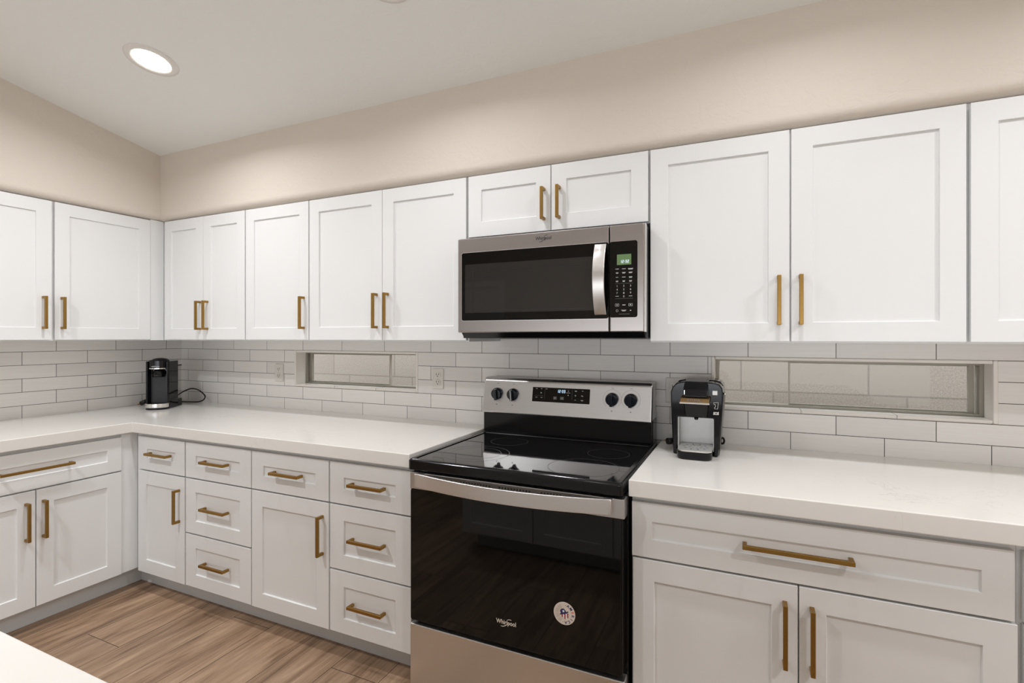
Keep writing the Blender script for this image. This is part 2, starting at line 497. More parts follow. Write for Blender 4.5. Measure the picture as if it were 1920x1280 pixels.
# soffits with a rounded lower edge
R = 0.034
def soffit_profile(top):
    P = [(0, top), (0, ZS)]
    for k in range(7):
        t = PI / 2 * k / 6
        P.append((SF - R + R * math.sin(t), ZS + R - R * math.cos(t)))
    P.append((SF, top)); return P
b = MB().use(M_WALL)
rings = []
for x in (0.0, RX):
    rings.append([(x, -d, z if z < 2.3 else ceil_z(-d) + 0.03) for d, z in soffit_profile(2.5)])
b.loft(rings)
struct(b.build('wall_soffit_back', sharp=30))
b = MB().use(M_WALL)
rings = []
for y in (0.0, -1.0, -2.0, LY):
    rings.append([(d, y, z if z < 2.3 else ceil_z(y) + 0.03) for d, z in soffit_profile(2.5)])
b.loft(rings)
struct(b.build('wall_soffit_left', sharp=30))
b = MB().use(M_CEIL)
zz0, zz1 = ceil_z(0.12), ceil_z(RY - .1)
b.loft([[(x, 0.12, zz0), (x, RY - .1, zz1), (x, RY - .1, zz1 + .1), (x, 0.12, zz0 + .1)] for x in (LX - .1, RX + .1)])
struct(b.build('ceiling'))
# right wall, rear wall with a long closed recess for the added fill lights and a door
b = MB().use(M_WALL)
b.box(RX, RX + .1, RY, 0, 0, 3.4)
struct(b.build('wall_right'))
b = MB().use(M_WALL)
b.box(LX - .1, -0.75, RY - .1, RY, 0, 3.4); b.box(-0.75, 0.12, RY - .1, RY, 2.03, 3.4); b.box(0.12, 0.40, RY - .1, RY, 0, 3.4)
b.box(0.40, 5.60, RY - .1, RY, 1.50, 3.4); b.box(5.60, RX + .1, RY - .1, RY, 0, 3.4); b.box(0.40, 5.60, RY - .1, RY, 0, 0.40); b.box(0.40, 5.60, RY - .14, RY - .1, 0.3, 1.6)
struct(b.build('wall_rear'))
b = MB().use(M_WALL); b.box(LX, -0.12, LY, LY + .1, 0, 3.1); struct(b.build('wall_return'))
b = MB().use(M_WALL); b.box(LX - .1, LX, RY, LY + .1, 0, 3.4); struct(b.build('wall_far_left'))
b = MB().use(M_DOORW)
b.box(-0.75, 0.12, RY - .07, RY - .03, 0, 2.03)
d1 = struct(b.build('door_1'))
b = MB().use(M_DOORW)
b.box(-0.84, -0.75, RY, RY + .02, 0, 2.12); b.box(0.12, 0.21, RY, RY + .02, 0, 2.12); b.box(-0.75, 0.12, RY, RY + .02, 2.03, 2.12)
b.build('door_casing', d1)

# slot windows: tile reveal, aluminium frame, sash and pane
def slot_window(name, W, sash_side):
    x0, x1, z0, z1 = W
    e = bpy.data.objects.new(name, None); COL.objects.link(e); e.location = ((x0 + x1) / 2, 0, z0); struct(e)
    yb = 0.098
    b = MB().use(M_TRIMT)
    t = 0.014
    # bullnose reveal: four boards lining the opening, with a lip standing proud of the tile face
    b.box(x0, x0 + t, -0.004, yb, z0, z1); b.box(x1 - t, x1, -0.004, yb, z0, z1)
    b.box(x0 + t, x1 - t, -0.004, yb, z1 - t * .85, z1); b.box(x0 + t, x1 - t, -0.004, yb, z0, z0 + t * .85)
    rv = b.build('window_reveal', e, bevel=0.004, seg=3)
    # tile joints across the sill and head
    b = MB().use(M_SLOT)
    for k in range(1, 3):
        xx = x0 + (x1 - x0) * k / 3 + 0.02
        b.box(xx, xx + 0.0012, -0.0045, yb, z0 + t * .85, z0 + t * .85 + 0.0003); b.box(xx, xx + 0.0012, -0.0045, -0.004, z0, z0 + t * .85)
        b.box(xx - .03, xx - .0288, -0.0045, yb, z1 - t * .85 - 0.0003, z1 - t * .85)
    b.build('tile_joint', rv)
    a0, a1, c0, c1 = x0 + t, x1 - t, z0 + t * .85, z1 - t * .85
    b = MB().use(M_FRAME); f = 0.012
    b.box(a0, a0 + f, 0.072, 0.118, c0, c1); b.box(a1 - f, a1, 0.072, 0.118, c0, c1)
    b.box(a0 + f, a1 - f, 0.072, 0.118, c1 - f * .7, c1); b.box(a0 + f, a1 - f, 0.072, 0.118, c0, c0 + f * .8)
    b.build('window_frame', e, bevel=0.001)
    g0, g1, h0, h1 = a0 + f, a1 - f, c0 + f * .8, c1 - f * .7
    b = MB().use(M_FRAME); q = 0.016
    if sash_side == 'left': sx = (g0 + 0.010, x0 + (x1 - x0) * 0.72)
    else: sx = (x0 + (x1 - x0) * 0.315, g1 - 0.010)
    far = sash_side == 'left'
    qa, qb = (q, .008) if far else (.006, q)
    b.box(sx[0], sx[0] + qa, 0.086, 0.102, h0, h1) if far else b.box(sx[1] - qb, sx[1], 0.086, 0.102, h0, h1)
    b.box(sx[0] + qa, sx[1] - qb, 0.086, 0.102, h0, h0 + .006); b.box(sx[0] + qa, sx[1] - qb, 0.086, 0.102, h1 - .005, h1)
    sh_ = b.build('window_sash', e, bevel=0.001)
    b = MB().use(M_STILE)
    b.box(sx[1] - qb, sx[1], 0.086, 0.102, h0, h1) if far else b.box(sx[0], sx[0] + qa, 0.086, 0.102, h0, h1)
    b.build('meeting_stile', sh_, bevel=0.001)
    b = MB().use(M_GLASS); b.box(g0, g1, 0.105, 0.108, h0, h1); b.build('window_pane', e)
slot_window('window_1', W1, 'left'); slot_window('window_2', W2, 'right')
# outside: block wall and gravel strip
b = MB().use(M_BLOCK); b.box(-1.5, 8.0, 0.80, 1.0, 0, 1.85); tag(b.build('garden_wall'), 'grey concrete block wall outside the two narrow slot windows', 'wall')
b = MB().use(M_OUT); b.box(-1.5, 8.0, 0.125, 2.0, -0.1, -0.001); struct(b.build('ground_outside'))

# ------------------------------------------------------------------ ceiling lights
def downlight(x, y, label, pw=1.0):
    z = ceil_z(y)
    e = thing('recessed_light', (x, y, z), label, 'ceiling light', 'recessed lights in the sloped ceiling')
    e.rotation_euler = (-math.atan(SLOPE), 0, 0)
    b = MB().use(M_LAMPTRIM)
    b.lathe([(0.070, 0.004), (0.070, -0.004), (0.078, -0.007), (0.098, -0.004), (0.101, 0.002)], lambda a, c, h: (a, c, h), 48)
    b.build('trim_ring', e, off=(0, 0, 0))
    b = MB().use(M_LAMP); b.lathe([(0.0, -0.0018), (0.0705, -0.0018), (0.0705, 0.003)], lambda a, c, h: (a, c, h), 48); b.build('diffuser', e, off=(0, 0, 0))
    l = area('recessed_lamp', (x, y - 0.002, z - 0.012), (-math.atan(SLOPE), 0, 0), DL_W * pw, 0.13, None, DL_COL, 'DISK', math.radians(165))
    return e
downlight(1.203, -0.897, 'round recessed ceiling light glowing at the upper left', 1.45)
downlight(2.425, -0.890, 'recessed ceiling light just cut off by the top edge above the microwave', 0.95)
downlight(3.65, -0.890, 'recessed ceiling light out of view above the coffee maker counter', 0.82)
for x, pw in ((1.2, 4.3), (2.43, 0.1), (3.65, 0.1), (4.9, 3.5)): downlight(x, -2.3, 'added recessed fill light out of view over the island', pw)  # added unseen lamps, powers set unevenly as fill
downlight(4.88, -0.890, 'added recessed fill light out of view at the right end of the counter', 2.3)  # added unseen lamp, brightens the soffit at the right

# ------------------------------------------------------------------ cabinet kit
def FB(D):   # back run: u = x, v = z, outward = -y
    return lambda u, v, w_: (u, -D - w_, v)
def FL(D):   # left run: u = y, v = z, outward = +x
    return lambda u, v, w_: (D + w_, u, v)
def shaker(b, u0, u1, v0, v1, fn, T=0.020, st=0.062, sv=None, rec=0.007):
    sv = st if sv is None else sv
    def ring(u0, u1, v0, v1, w_): return [b.bm.verts.new(fn(*p)) for p in ((u0, v0, w_), (u1, v0, w_), (u1, v1, w_), (u0, v1, w_))]
    bk = ring(u0, u1, v0, v1, -T); fo = ring(u0, u1, v0, v1, 0)
    fi = ring(u0 + st, u1 - st, v0 + sv, v1 - sv, 0)
    s_ = 0.0012
    re = ring(u0 + st + s_, u1 - st - s_, v0 + sv + s_, v1 - sv - s_, -rec)
    def q(a, c):
        for i in range(4):
            f = b.bm.faces.new((a[i], a[(i + 1) % 4], c[(i + 1) % 4], c[i])); f.material_index = b.mi
    q(bk, fo); q(fo, fi); q(fi, re)
    for r in (bk, re):
        f = b.bm.faces.new(r); f.material_index = b.mi
    return b
def handle(parent, fn, uc, vc, L, vertical, so=0.035, t=0.0115):
    b = MB().use(M_BRASS)
    def bx(a0, a1, c0, c1, w0, w1):
        if vertical: b.box(c0, c1, a0, a1, w0, w1, fn)
        else: b.box(a0, a1, c0, c1, w0, w1, fn)
    a, c = (vc, uc) if vertical else (uc, vc)
    # one U-shaped bar: grip and its two posts, outlined and extruded
    P = [(a - L / 2, 0.0), (a - L / 2 + t, 0.0), (a - L / 2 + t, so - t), (a + L / 2 - t, so - t), (a + L / 2 - t, 0.0), (a + L / 2, 0.0), (a + L / 2, so), (a - L / 2, so)]
    if vertical: g = lambda p, w_, d: fn(d, p, w_)
    else: g = lambda p, w_, d: fn(p, d, w_)
    rings = [[g(p, w_, d) for p, w_ in P] for d in (c - t / 2, c + t / 2)]
    b.loft(rings)
    return b.build('handle', parent, bevel=0.0012, seg=2)
def front(parent, name, u0, u1, v0, v1, fn, hd=None, st=0.062, sv=None):
    b = MB().use(M_WHITE); shaker(b, u0, u1, v0, v1, fn, st=st, sv=sv)
    o = b.build(name, parent, bevel=0.0012, seg=2)
    if hd: handle(o, fn, *hd)
    return o
UG = 'white shaker wall cabinets'
BG = 'white shaker base cabinets'
HV = 0.1625
def upper_back(x0, x1, doors, label, z0=ZU, body_z0=None):
    e = thing('wall_cabinet', ((x0 + x1) / 2, -0.002, (body_z0 or z0 - .0055)), label, 'cabinet', UG)
    b = MB().use(M_WHITE); b.box(x0, x1, -(DU - .0205), -0.002, body_z0 or z0 - .0055, ZS - .0015); b.build('carcass', e, bevel=0.001)
    for (u0, u1, h) in doors:
        hd = None
        if h is not None: hd = (h, 1.4035, HV, True) if z0 < 1.5 else (h, 1.810, 0.128, True)
        front(e, 'door', u0, u1, z0, ZUT, FB(DU), hd)
    return e
upper_back(0.312, 1.0495, [(0.3625, 0.7055, 0.6850), (0.7085, 1.0455, 0.7475)], 'narrow two-door wall cabinet in the corner, handles side by side')
upper_back(1.0497, 1.5085, [(1.0535, 1.5045, 1.4755)], 'single-door wall cabinet between the corner pair and the double beside the microwave')
upper_back(1.5087, 2.4125, [(1.5120, 1.9620, 1.9325), (1.9650, 2.4085, 1.9965)], 'tall double-door wall cabinet left of the microwave')
upper_back(2.4145, 3.1745, [(2.4205, 2.7915, 2.7645), (2.7950, 3.1705, 2.8285)], 'short double-door wall cabinet directly above the microwave', z0=1.7045, body_z0=1.7015)
upper_back(3.1765, 4.0845, [(3.1785, 3.6255, 3.5945), (3.6305, 4.0805, 3.6575)], 'tall double-door wall cabinet right of the microwave')
upper_back(4.0847, 4.5445, [(4.0905, 4.5405, 4.1195 + .39)], 'wall cabinet at the right edge of the photo, only its left part in view')
# left run of wall cabinets
e = thing('wall_cabinet', (0.002, -0.86, ZU - .0055), 'wide double-door wall cabinet on the left wall, handles either side of a wide gap', 'cabinet', UG)
b = MB().use(M_WHITE); b.box(0.002, DU - .0205, -1.320, -0.004, ZU - .0055, ZS - .0015); b.build('carcass', e, bevel=0.001)
b = MB().use(M_WHITE); b.box(DU - .0200, DU - .004, -0.3885, -0.3135, ZU - .0055, ZS - .0015); b.build('filler_strip', e, bevel=0.001)
front(e, 'door', -1.315, -0.8595, ZU, ZUT, FL(DU), (-0.8945, 1.4035, HV, True))
front(e, 'door', -0.8465, -0.3910, ZU, ZUT, FL(DU), (-0.8185, 1.4035, HV, True))

ZK = 0.1028
def base_back(x0, x1, parts, label, kick=True):
    e = thing('base_cabinet', ((x0 + x1) / 2, -0.3, 0), label, 'cabinet', BG)
    b = MB().use(M_WHITE); b.box(x0, x1, -(DB - .0205), -0.003, ZK - .002, ZCB - .001); b.build('carcass', e, bevel=0.001)
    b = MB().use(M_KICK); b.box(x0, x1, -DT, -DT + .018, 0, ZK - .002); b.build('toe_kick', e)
    for p in parts:
        front(e, *p)
    return e
def drw(u0, u1, v0, v1, L=0.165, uc=None):
    return ('drawer', u0, u1, v0, v1, FB(DB), ((u0 + u1) / 2 if uc is None else uc, (v0 + v1) / 2 + 0.004, L, False), 0.072, 0.060)
Z1 = (0.6175, 0.7829); Z2 = (0.3555, 0.6110); Z3 = (0.1030, 0.3485); ZD = (0.1010, 0.6110)
base_back(0.646, 1.0635, [('drawer', 0.6940, 1.0595, *Z1, FB(DB), (0.880, 0.7045, 0.165, False), 0.072, 0.060), ('door', 0.6940, 1.0595, *ZD, FB(DB), (1.0215, 0.4720, 0.160, True), 0.066)],
          'narrow base cabinet in the inner corner, one drawer over a door')
base_back(1.0637, 1.5150, [drw(1.0675, 1.5125, *Z1), drw(1.0675, 1.5125, *Z2), drw(1.0675, 1.5125, *Z3)],
          'three-drawer base cabinet next to the narrow corner one')
base_back(1.5152, 1.9652, [drw(1.5180, 1.9620, *Z1), ('door', 1.5180, 1.9620, *ZD, FB(DB), (1.9305, 0.4785, 0.161, True), 0.066)],
          'base cabinet with one drawer over a wide door, between two drawer stacks')
base_back(1.9654, 2.3680, [drw(1.9690, 2.3650, *Z1), drw(1.9690, 2.3650, *Z2), drw(1.9690, 2.3650, *Z3)],
          'three-drawer base cabinet touching the left side of the range')
base_back(3.1765, 4.0770, [('drawer', 3.1795, 4.0680, *Z1, FB(DB), (3.6185, 0.7050, 0.262, False), 0.060, 0.056), ('door', 3.1825, 3.6235, *ZD, FB(DB), (3.5925, 0.4805, 0.171, True), 0.063), ('door', 3.6270, 4.0735, *ZD, FB(DB), (3.6565, 0.4780, 0.171, True), 0.063)],
          'wide base cabinet right of the range, long drawer over two doors')
base_back(4.0772, 4.5350, [drw(4.0860, 4.5310, *Z1), ('door', 4.0860, 4.5310, *ZD, FB(DB), (4.50, 0.48, 0.161, True), 0.063)],
          'base cabinet showing only as a sliver at the lower right edge')
# left run base
e = thing('base_cabinet', (0.3, -1.06, 0), 'base cabinet on the left wall, long-handled drawer over two doors', 'cabinet', BG)
b = MB().use(M_WHITE); b.box(0.003, DB - .0205, -1.405, -0.004, ZK - .002, ZCB - .001); b.build('carcass', e, bevel=0.001)
b = MB().use(M_WHITE); b.box(DB - .0200, DB - .006, -0.7195, -0.6445, ZK - .002, ZCB - .0015); b.build('filler_strip', e, bevel=0.001)
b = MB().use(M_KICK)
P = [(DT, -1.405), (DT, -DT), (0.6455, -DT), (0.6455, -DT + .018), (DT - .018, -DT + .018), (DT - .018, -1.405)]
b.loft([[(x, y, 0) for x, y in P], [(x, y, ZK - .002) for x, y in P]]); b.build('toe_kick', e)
front(e, 'drawer', -1.4010, -0.7220, *Z1, FL(DB), (-1.0615, 0.7050, 0.262, False), 0.062, 0.056)
front(e, 'door', -1.4010, -1.0630, *ZD, FL(DB), (-1.0965, 0.4810, 0.166, True), 0.063)
front(e, 'door', -1.0595, -0.7220, *ZD, FL(DB), (-1.0355, 0.4800, 0.166, True), 0.063)

# countertops
b = MB().use(M_QUARTZ)
P = [(0.002, -0.002), (0.002, -1.43), (DC, -1.43), (DC, -DC), (2.372, -DC), (2.372, -0.002)]
b.loft([[(x, y, ZCB) for x, y in P], [(x, y, ZCT) for x, y in P]])
tag(b.build('countertop', bevel=0.003, seg=3, off=(0.3, -0.3, ZCB)), 'L-shaped pale quartz countertop running from left wall to the range', 'countertop')
b = MB().use(M_QUARTZ)
b.box(3.1735, 4.56, -DC, -0.002, ZCB, ZCT)
tag(b.build('countertop', bevel=0.003, seg=3, off=(3.8, -0.3, ZCB)), 'straight pale quartz countertop right of the range, under the right slot window', 'countertop')

# island in the foreground
e = thing('kitchen_island', (3.0, -2.4, 0), 'white island in the near foreground, corner of its top at lower left', 'island')
b = MB().use(M_QUARTZ); b.box(1.86, 4.30, -2.95, -1.869, ZCB, ZCT); b.build('island_top', e, bevel=0.003, seg=3)
b = MB().use(M_WHITE); b.box(1.92, 4.24, -2.62, -1.915, 0.10, ZCB - .001); b.build('island_body', e, bevel=0.001)
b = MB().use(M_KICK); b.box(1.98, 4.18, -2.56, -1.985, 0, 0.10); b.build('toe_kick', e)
FI = lambda u, v, w_: (u, -1.895 + w_, v)
for k in range(5):
    u0 = 1.925 + k * 0.463
    front(e, 'door', u0, u0 + 0.458, 0.1010, 0.7829, FI, None)

# ------------------------------------------------------------------ range
rg = thing('range', (2.77, -0.35, 0), 'stainless and black freestanding electric range between the two counters', 'stove')
X0, X1 = 2.3765, 3.1690
b = MB().use(M_BLK); b.box(X0, X1, -0.662, -0.012, 0.05, 0.802); b.use(M_BLKM).box(X0 + .02, X1 - .02, -0.60, -0.03, 0.0, 0.05); b.build('range_body', rg, bevel=0.002)
FY = -0.706
# cooktop: enamel rim and glass
b = MB().use(M_BLK)
cx0, cx1 = 2.3815, 3.1600
P = rrect(cx0, cx1, -0.708, -0.030, 0.012, 4)
def inset(d): return rrect(cx0 + d, cx1 - d, -0.708 + d, -0.030 - d, 0.012, 4)
Q = rrect(cx0 + .020, cx1 - .020, -0.690, -0.124, 0.006, 4)
b.loft([[(x, y, 0.804) for x, y in P], [(x, y, 0.8370) for x, y in P], [(x, y, 0.8435) for x, y in inset(.006)],
        [(x, y, 0.8435) for x, y in Q], [(x, y, 0.8380) for x, y in Q]])
ck = b.build('cooktop', rg, bevel=0.0025, seg=3)
b = MB().use(M_COOK)
P = rrect(cx0 + .0205, cx1 - .0205, -0.6895, -0.1245, 0.006, 3)
b.loft([[(x, y, 0.8390) for x, y in P], [(x, y, 0.8406) for x, y in P]])
gl = b.build('glass_top', ck)
def ring(cx, cy, r, wdt=0.0009):
    b = MB().use(M_RING)
    b.lathe([(r - wdt, 0.84075), (r, 0.84085), (r + wdt, 0.84075)], lambda a, c, h: (cx + a, cy + c, h), 64, cap=False)
    b.build('burner_ring', ck)
ring(2.993, -0.555, 0.120); ring(3.022, -0.322, 0.078)
ring(2.560, -0.520, 0.128); ring(2.560, -0.520, 0.096); ring(2.585, -0.270, 0.078)
for xa, xb, ya in ((3.115, 3.140, -0.5575), (2.690, 2.715, -0.5215)):
    b = MB().use(M_RING); b.box(xa, xb, ya, ya + .0022, 0.8406, 0.84075); b.build('burner_mark', ck)
# backguard riser and control panel
b = MB().use(M_BLK); b.box(2.378, 3.152, -0.112, -0.014, 0.836, 0.945)
P = [(-0.112, 0.842), (-0.132, 0.8485), (-0.112, 0.868)]
b.build('backguard_riser', rg, bevel=0.006, seg=3)
b = MB().use(M_BLK); b.prism([(-0.110, 0.840), (-0.134, 0.840), (-0.132, 0.8445), (-0.110, 0.852)], 2.385, 3.148, lambda y, z, x: (x, y, z)); b.build('cooktop_rear_lip', ck, bevel=0.001)
def PY(z): return -0.118 + (z - 0.932) / (1.0945 - 0.932) * 0.030      # leaning face of the panel
px0, px1 = 2.3715, 3.1495
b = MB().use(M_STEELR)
prof = [(-0.020, 0.932), (-0.118, 0.932)]
for k in range(9):
    t = PI / 2 * k / 8 * 1.0
    r = 0.022
    prof.append((PY(1.0725) + r - r * math.cos(t), 1.0725 + r * math.sin(t)))
prof.append((-0.020, 1.0945))
b.loft([[(x, y, z) for y, z in prof] for x in (px0, px1)], smooth=True)
pn = b.build('control_panel', rg, sharp=40, bevel=0.007, seg=4)
def PF(off=0.0006):      # map (x, z) onto the panel face
    return lambda u, v: (u, PY(v) - off, v)
# knob dial markings
for kx in (2.446, 2.5255, 2.983, 3.0615):
    kz = 1.0215
    b = MB().use(M_KNOB)
    T = Vector((0, -1, -0.184)).normalized(); U = Vector((0, -0.184, 1)).normalized()
    base = Vector((kx, PY(kz), kz))
    fn = lambda a, c, h: tuple(base + Vector((a, 0, 0)) + U * c + T * h)
    b.lathe([(0.0, 0.0), (0.0275, 0.0), (0.0275, 0.006), (0.0260, 0.016), (0.0235, 0.020), (0.0, 0.020)], fn, 36)
    b.box(-0.0065, 0.0065, -0.0255, 0.0255, 0.018, 0.031, fn)
    kb = b.build('knob', pn, bevel=0.0015, seg=2, sharp=35)
    b = MB().use(M_DIALPRINT)
    f2 = PF(0.0004)
    if kx > 2.7:
        for rr in (0.0395,):
            for k in range(40):
                a0 = math.radians(-50 + k * 7); a1 = math.radians(-50 + (k + 1) * 7)
                b.flat([(kx + rr * math.cos(a0), kz + rr * math.sin(a0)), (kx + rr * math.cos(a1), kz + rr * math.sin(a1)), (kx + (rr - .0007) * math.cos(a1), kz + (rr - .0007) * math.sin(a1)), (kx + (rr - .0007) * math.cos(a0), kz + (rr - .0007) * math.sin(a0))], f2)
    b.rect(kx - .005, kx + .005, kz + .0445, kz + .0462, f2)
    b.rect(kx - .0028, kx + .0028, kz - .0515, kz - .0475, f2); 
    b.build('dial_marking', pn)
# indicator line on the second knob
b = MB().use(M_PRINT)
kx, kz = 2.5255, 1.0215
base = Vector((kx, PY(kz), kz)); T = Vector((0, -1, -0.184)).normalized(); U = Vector((0, -0.184, 1)).normalized()
b.box(-0.002, 0.002, -0.024, 0.024, 0.0311, 0.0316, lambda a, c, h: tuple(base + Vector((a, 0, 0)) + U * c + T * h)); b.build('knob_pointer', pn)
# clock panel
b = MB().use(M_BLKGLASS)
P = rrect(2.621, 2.886, 0.9945, 1.0575, 0.002, 2)
b.loft([[(u, PY(v), v) for u, v in P], [(u, PY(v) - .0012, v) for u, v in P]])
ds = b.build('clock_panel', pn)
f3 = PF(0.0014)
b = MB().use(M_DIGB); b.seg7('12:33', 2.7375, 1.0370, 0.0125, f3, 0.22); b.build('clock_digits', ds)
b = MB().use(M_PRINT)
for u, v, wd in ((2.636, 1.0505, .009), (2.660, 1.0505, .007), (2.683, 1.0505, .008), (2.659, 1.0315, .007), (2.660, 1.0345, .005), (2.636, 1.0125, .010), (2.661, 1.0125, .008),
                 (2.780, 1.0375, .018), (2.8175, 1.0475, .010), (2.8195, 1.0450, .008), (2.850, 1.0475, .007), (2.819, 1.0285, .006), (2.8195, 1.0255, .006), (2.847, 1.0285, .007), (2.849, 1.0255, .008), (2.819, 1.0085, .006), (2.846, 1.0085, .012), (2.850, 1.0058, .006)):
    b.rect(u, u + wd, v, v + .0015, f3)
for u in (2.722, 2.7545):
    for r_ in ((0, .014, 0, .0009), (0, .014, .0091, .010), (0, .0009, 0, .010), (.0131, .014, 0, .010), (.005, .009, .003, .007)): b.rect(u + r_[0], u + r_[1], 1.0085 + r_[2], 1.0085 + r_[3], f3)
for v in (1.0440, 1.0260): b.flat([(2.7865, v), (2.7915, v), (2.789, v + .005)], f3)
b.use(M_PRINTD)
b.rect(2.634, 2.652, 1.0205, 1.0210, f3); b.rect(2.656, 2.674, 1.0205, 1.0210, f3); b.rect(2.6795, 2.680, 1.008, 1.053, f3); b.rect(2.8065, 2.807, 1.008, 1.053, f3)
b.build('button_print', ds)
# oven door
dx0, dx1 = 2.3935, 3.1665
b = MB().use(M_BLK); b.box(dx0 + .006, dx1 - .006, FY + .002, -0.664, 0.268, 0.737)
dr = b.build('oven_door', rg, bevel=0.002)
b = MB().use(M_BLKGLASS)
P = rrect(dx0 + .002, dx1 - .010, 0.2665, 0.7375, 0.008, 4)
b.loft([[(u, FY + .003, v) for u, v in P], [(u, FY - .003, v) for u, v in P]]); b.build('door_glass', dr, bevel=0.0012)
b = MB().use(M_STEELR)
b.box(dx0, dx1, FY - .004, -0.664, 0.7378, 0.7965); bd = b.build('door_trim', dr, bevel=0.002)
# vent slots in the trim above the handle
vs_ = []
for n_, xa, xb in ((7, 2.508, 2.566), (11, 2.605, 2.715), (11, 2.752, 2.860), (7, 2.902, 2.965)):
    for k in range(n_): vs_.append(xa + (xb - xa) * k / (n_ - 1))
b = MB().use(M_SLOT)
for x in vs_: b.box(x - .0031, x + .0031, FY - .0046, FY - .0035, 0.7750, 0.7870)
b.build('vent_slots', dr)
# bowed flat handle
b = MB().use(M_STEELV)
hx0, hx1 = 2.428, 3.132
rings = []
N = 28
for k in range(N + 1):
    t = k / N; x = hx0 + (hx1 - hx0) * t
    bow = 0.030 * (1 - (2 * t - 1) ** 2)
    yo = FY - .026 - bow
    zc_ = 0.776 - 0.006 * 4 * t * (1 - t)
    rings.append([(x, yo, zc_ - .0235), (x, yo, zc_ + .0235), (x, yo + .011, zc_ + .0235), (x, yo + .011, zc_ - .0235)])
b.loft(rings, smooth=True)
for xa in (hx0 + .0003, hx1 - .0303): b.box(xa, xa + .030, FY - .0275, FY - .003, 0.755, 0.797)
b.build('door_handle', dr, bevel=0.0018, seg=2, sharp=30)
fo = lambda off=0.0034: (lambda u, v: (u, FY - off, v))
def brand(b, uc, vc, hgt, fn):
    b.text('Whirlpool', hgt, lambda u, v: fn(uc + u, vc + v), sx=0.84, bold=0.018)
    # swoosh: a stroke running from under the first letters up through the stem of the p, and a short arc above the o
    def stroke(P, t0):
        n_ = len(P) - 1; prev = None
        for k, (u, v) in enumerate(P):
            th = hgt * (t0 * math.sin(PI * (0.12 + 0.76 * k / n_)))
            cur = (uc + u * hgt, vc + v * hgt, th)
            if prev: b.flat([(prev[0], prev[1] - prev[2]), (cur[0], cur[1] - cur[2]), (cur[0], cur[1] + cur[2]), (prev[0], prev[1] + prev[2])], fn)
            prev = cur
    stroke([(-0.95, -0.36), (-0.75, -0.41), (-0.5, -0.38), (-0.2, -0.24), (0.1, -0.04), (0.38, 0.18), (0.55, 0.34), (0.62, 0.46)], 0.07)
    stroke([(0.18, 0.74), (0.36, 0.84), (0.60, 0.90), (0.85, 0.90), (0.98, 0.84)], 0.055)
    return b
b = MB().use(M_STK); brand(b, 2.776, 0.3345, 0.0205, fo()); tag(b.build('brand_lettering', dr), 'pale lettering on the glass')
# round sticker
b = MB().use(M_STK)
sx_, sz_, sr = 2.9785, 0.4165, 0.0355
b.lathe([(0.0, 0.0036), (sr, 0.0036), (sr, 0.003)], lambda a, c, h: (sx_ + a, FY - h, sz_ + c), 40, smooth=False)
fs = lambda u, v: (sx_ + u, FY - 0.0039, sz_ + v)
fs2 = lambda u, v: (sx_ + u, FY - 0.0042, sz_ + v)
def rot2(u, v, a): return (u * math.cos(a) - v * math.sin(a), u * math.sin(a) + v * math.cos(a))
for i, ch in enumerate('AMERICA'):
    a = math.radians(64 - i * 24)        # clockwise round the right-hand rim
    b.use(M_REDL if ch == 'E' else M_NAVY)
    def fl(u, v, a=a):
        p = rot2(u, v, a - PI / 2); r_ = 0.0238
        return fs(p[0] + r_ * math.cos(a), p[1] + r_ * math.sin(a))
    b.text(ch, 0.0118, fl, bold=0.03)
b.use(M_STKG)
for rr in (0.0195, 0.0225, 0.0255, 0.0285):
    for k in range(22):
        if k % 6 == 5: continue
        a0, a1 = math.radians(115 + k * 6), math.radians(115 + (k + .9) * 6)
        b.flat([fs(0, 0)[:0] or (rr * math.cos(a0), rr * math.sin(a0)), (rr * math.cos(a1), rr * math.sin(a1)), ((rr + .0009) * math.cos(a1), (rr + .0009) * math.sin(a1)), ((rr + .0009) * math.cos(a0), (rr + .0009) * math.sin(a0))], fs)
b.use(M_NAVY)
ha = math.radians(20)
cap = [(-.0145, -.004), (-.0145, -.001), (-.010, 0), (-.0105, .008), (-.004, .013), (.004, .012), (.008, .005), (.008, .0005), (.0155, .001), (.0155, -.002), (.005, -.005)]
b.flat([rot2(u - .001, v + .003, ha) for u, v in cap], fs)
b.use(M_SKY)
star = [(0.0052 * (1 if k % 2 == 0 else .42) * math.cos(PI / 2 + k * PI / 5), 0.0052 * (1 if k % 2 == 0 else .42) * math.sin(PI / 2 + k * PI / 5)) for k in range(10)]
b.flat([(u - .003, v + .007) for u, v in star], fs2)
for k, m in enumerate((M_RED, M_SKY, M_RED, M_SKY, M_RED)):
    b.use(m); u0 = -0.0095 + k * .0045
    top = -.0035 + (k * .0013); bot = (-.012, -.0145, -.0165, -.016, -.012)[k]
    b.flat([(u0, top), (u0 + .0008, bot), (u0 + .0046, bot - .0005), (u0 + .0043, top + .001)], fs)
for q in ((0.004, 0.0265), (-0.004, -0.0265)): b.use(M_NAVY).rect(q[0] - .001, q[0] + .001, q[1] - .001, q[1] + .001, fs)
tag(b.build('sticker', dr), 'round cream sticker with a blue, red and white emblem and AMERICA')
# storage drawer
b = MB().use(M_STEELV); b.box(dx0, dx1, FY - .003, -0.664, 0.030, 0.2515); b.build('storage_drawer', rg, bevel=0.003)  # lighter steel here puts the bright floor reflection into the colour
b = MB().use(M_BLK); b.box(dx0 + .02, dx1 - .02, -0.690, -0.660, 0.2515, 0.266); b.build('drawer_gap_lip', rg, bevel=0.001)

